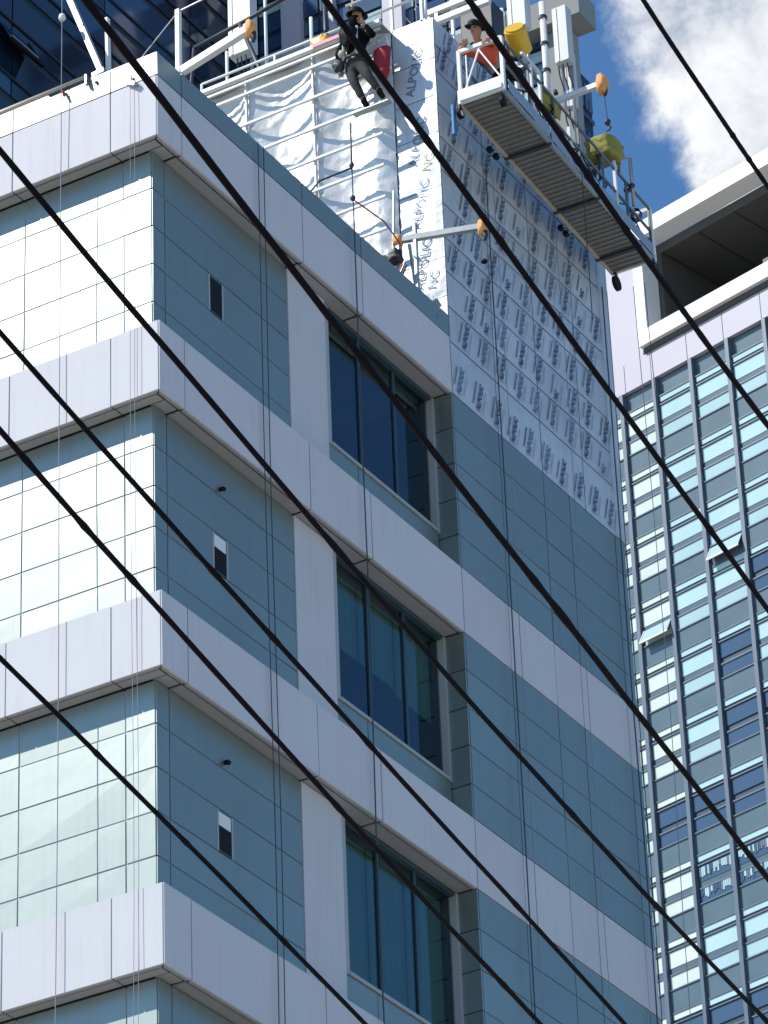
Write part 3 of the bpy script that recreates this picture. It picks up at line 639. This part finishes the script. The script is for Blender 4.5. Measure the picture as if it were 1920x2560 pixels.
def hand(wrist, d, side, curl=.6, s=1.0):          # palm and five bent fingers as chains rooted in the palm
    d = Vector(d).normalized(); side = Vector(side); side = (side-d*side.dot(d)).normalized(); nrm = d.cross(side)
    palm = wrist+d*.075*s; ch = [[(wrist, .027), (wrist+d*.04*s, .034), (palm, .036)]]
    for i, (o_, L) in enumerate(((-.033, .062), (-.011, .078), (.011, .083), (.033, .074))):
        k0_ = palm+side*o_*s+d*.018*s; k1_ = k0_+(d*math.cos(curl*.6)+nrm*math.sin(curl*.6))*L*.45*s; k2_ = k1_+(d*math.cos(curl*1.8)+nrm*math.sin(curl*1.8))*L*.5*s
        ch.append([(palm, .036), (k0_, .012), (k1_, .010), (k2_, .008)])
    tb_ = wrist+d*.04*s+side*.04*s; ch.append([(wrist+d*.04*s, .034), (tb_, .013), (tb_+d*.03*s+side*.015*s+nrm*.01, .011), (tb_+d*.055*s+side*.012*s+nrm*.025, .009)])
    return ch
def person(name, loc, J, label, jacket, trouser, hat, face_dir, group=None, vest=None, hood=False):
    t = empty(name, loc, label, 'person', group)
    hip = J['hip']; nk = J['neck']; hd = J['head']; fd = Vector(face_dir).normalized(); upv = (hd-nk).normalized()
    ch = [[(hip, .13), (hip.lerp(nk, .4), .12), (hip.lerp(nk, .8), .13), (nk, .055), (nk.lerp(hd, .45), .06), (hd, .092), (hd+upv*.07, .080), (hd+upv*.105, .045)]]
    ch += [[(hd, .092), (hd+fd*.085-upv*.01, .020), (hd+fd*.104-upv*.02, .010)]]                # nose
    sr = fd.cross(upv).normalized()
    for s in (-1, 1): ch += [[(hd, .092), (hd+sr*s*.088, .018), (hd+sr*s*.098-upv*.015, .010)]]   # ears
    arms = []; legs = []
    for s in 'LR':
        sh, el, wr = J['sh'+s], J['el'+s], J['wr'+s]; kn, an, to = J['kn'+s], J['an'+s], J['to'+s]; hp = J['hp'+s]
        ch += [[(hip.lerp(nk, .8), .13), (sh, .06), (el, .042), (wr, .027)]]
        ch += hand(wr, (wr-el), J['side'+s], J.get('curl', .7))
        ch += [[(hip, .13), (hp, .088), (kn, .058), (an, .036), (to, .03)]]
    body = skinmesh('body', ch, 'skin', t, 2)
    jk = [[(hip.lerp(nk, .12), .150), (hip.lerp(nk, .45), .145), (hip.lerp(nk, .8), .155), (hip.lerp(nk, .95), .09)]]
    for s in 'LR': jk += [[(hip.lerp(nk, .8), .155), (J['sh'+s], .078), (J['el'+s], .058), (J['el'+s].lerp(J['wr'+s], .9), .042)]]
    skinmesh('jacket', jk, jacket, t)
    if hood: skinmesh('hood', [[(nk-fd*.01, .085), (nk.lerp(hd, .5)-fd*.03, .09), (hd-fd*.035+upv*.01, .105)]], jacket, t)
    tr_ = [[(hip, .152), (hip.lerp(nk, .15), .148)]]
    for s in 'LR': tr_ += [[(hip, .152), (J['hp'+s], .108), (J['kn'+s], .078), (J['an'+s].lerp(J['kn'+s], .06), .058)]]
    skinmesh('trousers', tr_, trouser, t)
    for s in 'LR': skinmesh('boot', [[(J['an'+s]+V(0, 0, .06), .05), (J['an'+s]-V(0, 0, .02), .056), (J['to'+s], .046)]], 'black', t)
    # face: eyes, mouth
    q = MB()
    for s in (-1, 1): q.blob(hd+fd*.082+sr*s*.034+upv*.008, (.012, .012, .010), 'black')
    q.blob(hd+fd*.080-upv*.052, (.024, .014, .007), 'red'); q.build('face', t, smooth=True)
    # helmet
    q = MB(); b0 = len(q.v); k0 = q.mi(hat)
    for i in range(7):
        th = math.pi/2*i/6; rr = .128*math.sin(th); hh = .125*math.cos(th)
        for j in range(18):
            a_ = 2*math.pi*j/18; q.v.append(hd+upv*(.03+hh)+(fd*math.cos(a_)*1.08+sr*math.sin(a_))*rr)
    for j in range(18):
        a_ = 2*math.pi*j/18; q.v.append(hd+upv*.022+(fd*math.cos(a_)*(1.55 if math.cos(a_) > .2 else 1.3)+sr*math.sin(a_)*1.3)*.128)
    for i in range(7):
        for j in range(18): q.f.append([b0+i*18+j, b0+i*18+(j+1) % 18, b0+(i+1)*18+(j+1) % 18, b0+(i+1)*18+j]); q.m.append(k0)
    ho = q.build('helmet', t, smooth=True); sm_ = ho.modifiers.new('s', 'SOLIDIFY'); sm_.thickness = .006
    if vest:
        skinmesh('vest', [[(hip.lerp(nk, .25), .162), (hip.lerp(nk, .5), .158), (hip.lerp(nk, .82), .168), (hip.lerp(nk, .93), .10)]], vest, t)
    return t
W1 = dict(hip=V(-1.16, 7.22, 40.38), neck=V(-1.08, 7.18, 40.98), head=V(-1.05, 7.14, 41.20),
          hpL=V(-1.25, 7.24, 40.28), hpR=V(-1.03, 7.22, 40.28), knL=V(-1.13, 7.12, 39.96), knR=V(-.88, 7.10, 39.98), anL=V(-1.02, 7.20, 39.62), anR=V(-.74, 7.20, 39.68),
          toL=V(-1.02, 7.34, 39.56), toR=V(-.74, 7.34, 39.62), shL=V(-1.28, 7.20, 40.88), shR=V(-.88, 7.18, 40.88), elL=V(-1.42, 7.16, 40.62), elR=V(-.74, 7.10, 40.66),
          wrL=V(-1.46, 7.28, 40.44), wrR=V(-.84, 7.00, 40.88), sideL=V(1, 0, 0), sideR=V(-1, 0, 0), curl=1.0)
w1 = person('person', (-1.0, 7.25, 39.5), W1, 'worker in black jacket and black helmet with grey trousers climbing the foil wall', 'jacket', 'trouser', 'black', (.15, 1, .05), 'rope access workers', hood=True)
q = MB()
for z_ in (40.42, 40.72): q.tube([Vector((-1.14+.165*math.cos(a*.45), 7.21+.165*math.sin(a*.45), z_)) for a in range(15)], .02, 'dark', 6)
q.tube([(-1.26, 7.06, 40.42), (-1.24, 7.03, 40.7), (-1.18, 7.05, 40.93)], .02, 'alu', 6); q.tube([(-1.02, 7.05, 40.42), (-1.0, 7.03, 40.7), (-1.0, 7.05, 40.93)], .02, 'alu', 6)
q.blob((-1.12, 6.98, 40.78), (.15, .09, .22), 'black', 8, .3); q.blob((-1.28, 7.05, 40.5), (.06, .06, .07), 'beige', 3, .4); q.blob((-1.38, 7.1, 40.35), (.10, .07, .11), 'dark', 3, .4)
q.build('harness', w1, smooth=True)
st = MB(); st.box((-1.25, 7.22, 39.46), (-.60, 7.34, 39.485), 'steel'); recenter(tag(st.build('foot_ledge', bevel=.004), 'narrow grey ledge under the feet of the worker in black', 'ledge'), (-.95, 7.3, 39.44))
W3 = dict(hip=V(.95, 8.10, 39.93), neck=V(.74, 7.70, 40.28), head=V(.80, 7.56, 40.42),
          hpL=V(.85, 8.10, 39.86), hpR=V(1.05, 8.10, 39.86), knL=V(.83, 7.98, 39.52), knR=V(1.06, 7.96, 39.52), anL=V(.84, 8.10, 39.16), anR=V(1.05, 8.08, 39.16),
          toL=V(.83, 7.94, 39.11), toR=V(1.05, 7.92, 39.11), shL=V(.56, 7.78, 40.22), shR=V(.92, 7.76, 40.24), elL=V(.52, 7.52, 40.08), elR=V(1.08, 7.56, 40.12),
          wrL=V(.62, 7.44, 40.10), wrR=V(1.06, 7.42, 40.02), sideL=V(1, 0, 0), sideR=V(-1, 0, 0), curl=1.0)
person('person', (.90, 7.85, 39.08), W3, 'stooping worker in orange-red vest and black helmet at the near end of the platform', 'vest', 'jacket', 'black', (0, -1, -.25), 'rope access workers', vest='vest')

# ------------------------------------------------------------------ antennas and clutter on the tower roof
def antenna(x, y, z0, z1, w_, d_, label, mastr=.03, split=None):
    t = empty('panel_antenna', (x, y, ZTOP), label, 'antenna', 'panel antennas on the tower roof')
    q = MB(); q.box((x-w_/2, y-d_/2, z0), (x+w_/2, y+d_/2, z1), 'antenna'); q.box((x-w_/2+.05, y-d_/2-.012, z0+.01), (x-w_/2+.09, y-d_/2-.0, z1-.01), 'alu'); q.build('casing', t, bevel=.02)
    q = MB(); q.tube([(x+w_*.1, y+d_/2+.08, ZTOP-.02), (x+w_*.1, y+d_/2+.08, z1+.1)], mastr, 'steel'); q.build('mast', t, smooth=True)
    q = MB()
    for z_ in (z0+.12, z1-.12): q.bar((x, y+d_/2, z_), (x, y+d_/2+.1, z_), .08, .05, 'dark')
    for dx in (-.12, -.04, .05): c_ = MB(); c_.tube([(x+dx, y, z0), (x+dx, y+.02, z0-.18), (x+dx+.03, y+.1, z0-.45)], .012, 'dark', 6); c_.build('feeder_cable', t)
    q.build('bracket', t)
    return t
antenna(-4.62, 9.5, 43.45, 46.2, .44, .22, 'tall grey panel antenna with white edge behind the left end of the foil wall')
antenna(-.75, 12, 43.92, 45.6, .34, .2, 'upper grey panel antenna whose foot ends just above the yellow drum')
antenna(.04, 12, 42.88, 44.0, .26, .2, 'rightmost grey panel antenna seen against the sky')
antenna(-.02, 12.25, 42.15, 43.25, .20, .14, 'narrow pale panel antenna hanging below the rightmost one')
def mast(x, y, z1, r_, label, m='alu', bands=True, z0=ZTOP-.02):
    t = empty('mast_pole', (x, y, z0), label, 'pole', 'mast poles on the tower roof')
    q = MB(); q.tube([(x, y, z0), (x, y, z1)], r_, m, 10); q.build('pole', t, smooth=True)
    if bands:
        q = MB(); z_ = z1-.35
        while z_ > z0+.4: q.tube([(x, y, z_), (x, y, z_+.06)], r_*1.35, 'dark', 10); z_ -= .55
        q.build('clamp', t)
    return t
mast(-.31, 12, 44.3, .055, 'bright white mast with dark clamps left of the rightmost antenna')
mast(-3.86, 9, 45.4, .028, 'slim white mast right of the tall left antenna', bands=False)
mast(-4.75, 9.2, 43.4, .03, 'short white pole under the tall left antenna', bands=False)
mast(-1.30, 12, 44.9, .06, 'thick white mast left of the upper grey antenna')
mast(-1.07, 12, 44.5, .035, 'thin white mast standing close to the thick white one', bands=False)
mast(-.45, 11.2, 42.6, .04, 'short white post standing just behind the platform rail', bands=False)
mast(-2.3, 8.3, 43.0, .04, 'dark upright pole behind the worker in black', 'dark', bands=False)
mast(-2.45, 8.1, 42.4, .03, 'pale upright pole behind the worker in black', bands=False)
t = empty('equipment_frame', (-1.0, 9.3, ZTOP), 'dark frame of cabinets and cables behind the tower corner, below the white beams', 'equipment')
q = MB(); q.box((-1.35, 9.0, ZTOP), (-.75, 9.5, 41.95), 'dark'); q.box((-.55, 9.5, ZTOP), (-.15, 9.9, 41.9), 'dark'); q.box((-.9, 10.2, 41.4), (-.3, 10.6, 43.2), 'dark'); q.build('cabinet', t, bevel=.02)
for i in range(22):
    q = MB(); a = V(random.uniform(-1.4, .1), random.uniform(8.9, 9.6), random.uniform(ZTOP+.05, 42.6)); b = a+V(random.uniform(-.35, .35), 0, random.uniform(-.5, .7))
    b.z = max(b.z, ZTOP+.02); q.tube([a, (a+b)/2+V(.04, 0, -.05), b], random.uniform(.012, .03), random.choice(('dark', 'alu', 'steel', 'dark')), 6); q.build('conduit', t, smooth=True)
q = MB()
for x in (-1.45, -.9, -.35): q.bar((x, 8.95, ZTOP), (x, 8.95, 42.9), .05, .05, 'alu')
q.bar((-1.45, 8.95, 42.2), (-.35, 8.95, 42.2), .05, .05, 'steel'); q.build('upright', t, bevel=.004)
t = empty('stay_frame', (-3.6, 8.6, ZTOP), 'dark pipe stay with a slanting leg beyond the foil wall', 'stay')
for pts_, r_ in (([(-5.0, 8.6, 43.2), (-3.9, 8.6, 43.35), (-2.45, 8.6, 43.6)], .035), ([(-4.1, 8.6, 43.3), (-3.35, 8.6, ZTOP)], .04), ([(-5.0, 8.6, 43.2), (-5.2, 8.6, ZTOP)], .03)):
    q = MB(); q.tube(pts_, r_, 'dark'); q.build('pipe', t, smooth=True)
# curved beige elbow at the far edge of the tower
q = MB(); q.tube([(-.16, YE-.02+.17*math.sin(math.pi*i/16), 37.15-1.15*i/16) for i in range(17)], [.07+.045*math.sin(math.pi*i/16) for i in range(17)], 'beige', 18)
recenter(tag(q.build('duct_elbow', smooth=True), 'curved beige duct bulging from the far edge of the film-wrapped tower', 'duct'), (0, YE+.2, 36))

# ------------------------------------------------------------------ power cables overhead
cd = Vector((-0.15518672, 0.98788516, 0)); cn = Vector((cd.y, -cd.x, 0))
CB = [(13.7492, -30.88, -28.17, (-0.00279, -0.18619, 4.40916), .0078, 'lowest cable, entering at the left edge two thirds down and crossing the bottom'),
      (14.1503, -31.68, -27.44, (0.00452, 0.24578, 10.96963), .0085, 'second lowest cable, crossing below the middle of the left edge'),
      (13.9869, -31.37, -25.95, (0.00179, 0.09858, 9.60384), .0085, 'third cable from the bottom, entering a third of the way down'),
      (14.5799, -32.53, -26.02, (0.0062, 0.38492, 13.93673), .0085, 'cable entering just under the sunlit parapet and leaving at the bottom right corner'),
      (15.1908, -33.29, -28.01, (0.00177, 0.10783, 9.36199), .0098, 'thick cable crossing the parapet corner and the topmost big window'),
      (15.0618, -31.43, -27.21, (0.0009, 0.08369, 10.83261), .0102, 'thick cable passing just right of the worker in black'),
      (15.3429, -30.95, -28.0, (0.01303, 0.83099, 22.55842), .0105, 'thick cable running across the suspended platform'),
      (15.521, -29.73, -28.35, (0.02219, 1.38509, 31.71358), .0085, 'rightmost cable crossing only the clouds and the roof frame')]
for val, s0, s1, co, r_, lb in CB:
    q = MB(); pts = []; f_ = lambda s: co[0]*s*s+co[1]*s+co[2]; df = lambda s: 2*co[0]*s+co[1]
    ss = [s0-30, s0-15, s0-5]+[s0+(s1-s0)*i/40 for i in range(-6, 47)]; ss = sorted(ss+[(a_+b_)/2 for a_, b_ in zip(ss[3:-4], ss[4:-3])])+[s1+5, s1+15, s1+30]
    for s in ss:
        sc = min(max(s, s0-.6), s1+.6); z_ = f_(sc)+df(sc)*(s-sc)
        if s < s0-.6: z_ += .0006*(s-s0)**2
        if s > s1+.6: z_ += .0006*(s-s1)**2
        pts.append(cd*s+cn*val+Vector((0, 0, z_)))
    pts = [p+Vector((noise.noise(p*1.3), noise.noise(p*1.3+Vector((5, 5, 5))), noise.noise(p*1.7)))*.0028 for p in pts]
    rk = [r_*(1.28 if random.random() < .05 else random.uniform(.96, 1.05)) for p in pts]
    q.tube(pts, rk, 'cable', 10)
    o = q.build('power_cable', smooth=True); tag(o, 'black '+lb, 'cable', 'overhead power cables'); recenter(o, pts[len(pts)//2])

# ------------------------------------------------------------------ glass building at the right
ca = Vector((.971093, -.238703, 0)); cnn = Vector((-.238703, -.971093, 0)); CV = -101.795
def cp_(p): s, o_, z = p; return ca*s+cnn*(CV+o_)+Vector((0, 0, z))     # (along, out, up)
Cb = empty('glass_building', cp_((-70, -8, 0)), 'tall glass building with pale cyan blinds and a white frame around its roof terrace', 'building')
SL, SR = -80.6, -44.0
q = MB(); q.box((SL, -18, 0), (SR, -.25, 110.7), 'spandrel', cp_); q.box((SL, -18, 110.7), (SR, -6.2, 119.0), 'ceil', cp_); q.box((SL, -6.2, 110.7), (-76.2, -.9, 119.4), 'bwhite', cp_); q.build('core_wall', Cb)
q = MB()
js = [SL, -77.45, -75.75, -73.42, -71.1, -68.7, -66.3, -63.9, -61.5, -56, -50, SR]
for a, b in spans(js): q.box((a+.02, -.25, 110.75), (b-.02, 0, 112.32), 'bwhite', cp_)
q.box((SL, -.5, 112.34), (-76.16, -.02, 119.8), 'bwhite', cp_); q.box((SL, -.27, 110.76), (SR, -.03, 112.30), 'slate', cp_)
q.build('top_cladding', Cb)
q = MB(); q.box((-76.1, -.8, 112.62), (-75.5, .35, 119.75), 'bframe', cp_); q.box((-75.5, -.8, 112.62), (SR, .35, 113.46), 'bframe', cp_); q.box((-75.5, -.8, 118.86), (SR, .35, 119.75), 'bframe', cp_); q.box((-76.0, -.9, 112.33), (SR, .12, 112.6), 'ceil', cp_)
q.build('roof_frame', Cb)
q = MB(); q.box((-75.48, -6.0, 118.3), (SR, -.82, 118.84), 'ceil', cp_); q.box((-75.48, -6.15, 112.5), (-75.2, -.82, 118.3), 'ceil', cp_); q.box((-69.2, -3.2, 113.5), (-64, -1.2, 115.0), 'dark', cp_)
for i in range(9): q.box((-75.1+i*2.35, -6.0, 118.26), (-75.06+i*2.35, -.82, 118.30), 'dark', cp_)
q.build('terrace_soffit', Cb)
M0 = [-77.72]+[-75.585+2.345*i for i in range(13)]
for i, s in enumerate(M0):
    q = MB(); q.box((s-.11, -.24, 20), (s+.11, .10, 110.7), 'slate', cp_); q.build('mullion', Cb)
dark = {(3, 3), (2, 4), (1, 6), (2, 6), (3, 6), (2, 5), (0, 6), (0, 9), (1, 9), (2, 9), (3, 9), (3, 5), (4, 4), (4, 7)}
laundry = {(1, 7), (2, 7), (3, 7)}
for k in range(0, 24):
    z0 = 107.18-3.545*k
    if z0 < 21: break
    sp = MB(); sp.box((SL, -.24, z0-1.10), (SR, -.08, z0-.02), 'spandrel', cp_); sp.box((SL, -.20, z0-.02), (SR, -.02, z0+.04), 'slate', cp_); sp.build('spandrel', Cb)
    ws = [(SL+.1, -78.3), (-78.25, -77.88)]+[(a+.14, b-.14) for a, b in spans(M0)]
    if k > 10: ws = ws[:5]
    for ci, (a, b) in enumerate(ws):
        c_ = ci-2
        if c_ > 4 and k > 0 and c_ > 7: continue
        isd = (c_, k) in dark or (c_ > 4 and random.random() < .15)
        pm = 'dimglass' if isd else ('cyanw' if c_ <= 0 else 'cyan')
        q = MB()
        q.box((a, -.24, z0+.0), (b, -.16, z0+2.45), 'mull' if isd else 'spandrel', cp_)
        if (c_, k) in laundry:
            pm = 'dimglass'
        e = random.uniform(-.04, .04)
        lo1 = z0+.05; hi1 = z0+.74; q.box((a+.03, -.15, lo1), (b-.03, -.10, hi1), pm, cp_)
        q.box((a+.03, -.15, z0+1.10), (b-.03, -.10, z0+1.88), pm if not (isd and c_ % 2) else 'dimglass', cp_)
        q.box((a+.03, -.15, z0+2.12), (b-.03, -.08, z0+2.42), 'cyan' if c_ > 0 else 'cyanw', cp_)
        q.box((a, -.14, z0+.72), (b, -.05, z0+.80), 'slate', cp_); q.box((a, -.14, z0+1.90), (b, -.03, z0+1.97), 'slate', cp_); q.box((a, -.14, z0+2.40), (b, -.03, z0+2.46), 'slate', cp_)
        if not isd:
            q.box((a+.03, -.15, z0+.82), (b-.03, -.12, z0+1.12), 'spandrel', cp_)
        q.build('window', Cb)
        if (c_, k) in laundry:
            for zt in (z0+.78, z0+1.86):
                q = MB(); n_ = 16
                for i in range(n_):
                    s = a+.08+(b-a-.16)*i/n_; h = random.uniform(.30, .58)
                    q.box((s, -.095+random.uniform(-.01, .01), zt-h), (s+.10, -.07, zt-.06), random.choice(('cyan', 'cyan', 'dimglass', 'slate')), cp_)
                q.build('hung_cloth', Cb)
# two top-hung sashes standing open
for (a, b, z) in ((-75.42, -73.42, 95.1), (-77.5, -75.75, 97.6)) if False else ((-73.05, -71.07, 99.2), (-77.5, -75.75, 96.6)):
    q = MB(); P4 = [(a, -.05, z+.8), (b, -.05, z+.8), (b, .35, z), (a, .35, z)]
    q.poly([cp_(p) for p in P4], 'cyan'); q.bar(cp_(P4[2]), cp_(P4[3]), .06, .08, 'bframe'); q.bar(cp_(P4[0]), cp_(P4[3]), .04, .05, 'bframe'); q.bar(cp_(P4[1]), cp_(P4[2]), .04, .05, 'dark')
    q.build('open_sash', Cb)

# ------------------------------------------------------------------ dark glass tower behind
XB, YB, XC = -84.43, 137.85, -62.69
Tb = empty('glass_tower', (-95, 140, 0), 'dark navy glass tower far behind the sunlit parapet, with grey piers on its lighter side', 'building')
q = MB(); q.box((-130, 103, 0), (XB-.1, 165, 167), 'navyfr'); q.box((XB-.1, YB+.1, 0), (XC-.1, YB+.75, 152.2), 'navyfr'); q.build('core_wall', Tb)
q = MB(); fh = 3.9; z = 120.0; ri = 0
while z < 163:
    y = 103.0; j = 0
    while y < YB-.05:
        y2 = min(y+9.06, YB-.05)
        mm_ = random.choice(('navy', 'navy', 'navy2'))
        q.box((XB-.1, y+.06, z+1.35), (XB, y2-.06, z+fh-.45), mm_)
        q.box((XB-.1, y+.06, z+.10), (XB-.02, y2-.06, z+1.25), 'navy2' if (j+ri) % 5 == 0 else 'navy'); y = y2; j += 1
    q.box((XB-.12, 103, z+1.22), (XB+.08, YB, z+1.38), 'navyfr'); z += fh; ri += 1
q.build('shaded_curtain_wall', Tb)
q = MB(); z = 121.0-3.9*16
while z < 151.5 or z < 175:
    if z > 162: break
    x = XB
    while x < XC-.3:
        x2 = min(x+2.25, XC-.3)
        if z+fh < 153 or x < XC-4:
            q.box((x+.1, YB, z+1.6), (x2-.1, YB+.1, z+2.35), random.choice(('cyan', 'cyan', 'dimglass'))); q.box((x+.1, YB, z+2.6), (x2-.1, YB+.1, z+fh-.3), random.choice(('dimglass', 'cyan', 'navy2', 'dimglass'))); q.box((x+.1, YB, z+.1), (x2-.1, YB+.1, z+1.4), 'navy2')
        x = x2
    z += fh
q.build('sunlit_curtain_wall', Tb)
q = MB(); q.box((XB, YB+.1, 152.2), (XC-4, YB+.8, 166), 'navyfr'); q.build('upper_storeys', Tb)
for x0, x1 in ((-82.45, -81.09), (-79.0, -78.7), (-75.2, -73.84), (-68.1, -66.8), (-64.3, -62.69)):
    q = MB(); q.box((x0, YB-.45, 60), (x1, YB+.1 if x1 < -63 else YB+.8, 151.3 if x1 > -68 else 166), 'bwhite' if x1 < -63 else 'slabgrey'); q.build('pier', Tb)
q = MB(); q.box((-72.0, YB-1.2, 151.35), (XC+1.2, YB+.9, 153.2), 'slabgrey'); q.build('roof_slab', Tb)
# lower wing in view beside the sky
q = MB(); q.box((-80, YB+6.0, 0), (-65.85, YB+8.3, 153.95), 'navyfr'); z = 100
while z < 152:
    for y in (YB+6.15, YB+7.25): q.box((-65.86, y+.08, z+1.0), (-65.74, y+.98, z+2.9), random.choice(('dimglass', 'navy2', 'cyan'))); 
    q.box((-65.86, YB+6.1, z+.2), (-65.70, YB+8.3, z+.5), 'navy2'); z += 3.6
q.build('side_wing', Tb)

q = MB(); P4 = [(XB, 110.6, 144.1), (XB, 113.6, 144.1), (XB+1.0, 113.6, 142.2), (XB+1.0, 110.6, 142.2)]
q.poly(P4, 'navy2'); q.bar(P4[2], P4[3], .22, .22, 'black'); q.bar(P4[1], P4[2], .18, .18, 'black'); q.bar((XB+.9, 110.8, 142.55), (XB+.9, 113.3, 142.55), .12, .12, 'slabgrey'); q.build('open_sash', Tb)
t = empty('edge_padding', (-.11, 3.5, 35.57), 'row of small black rubber pads along the parapet edge before the foil wall', 'padding')
for y in (1.52, 1.66, 2.30, 2.72, 3.05, 3.62, 6.86):
    q = MB(); q.blob((-.11, y, 35.60), (.06, .10+.05*math.sin(y*9), .050), 'black', int(y*7), .5); q.build('pad', t, smooth=True)
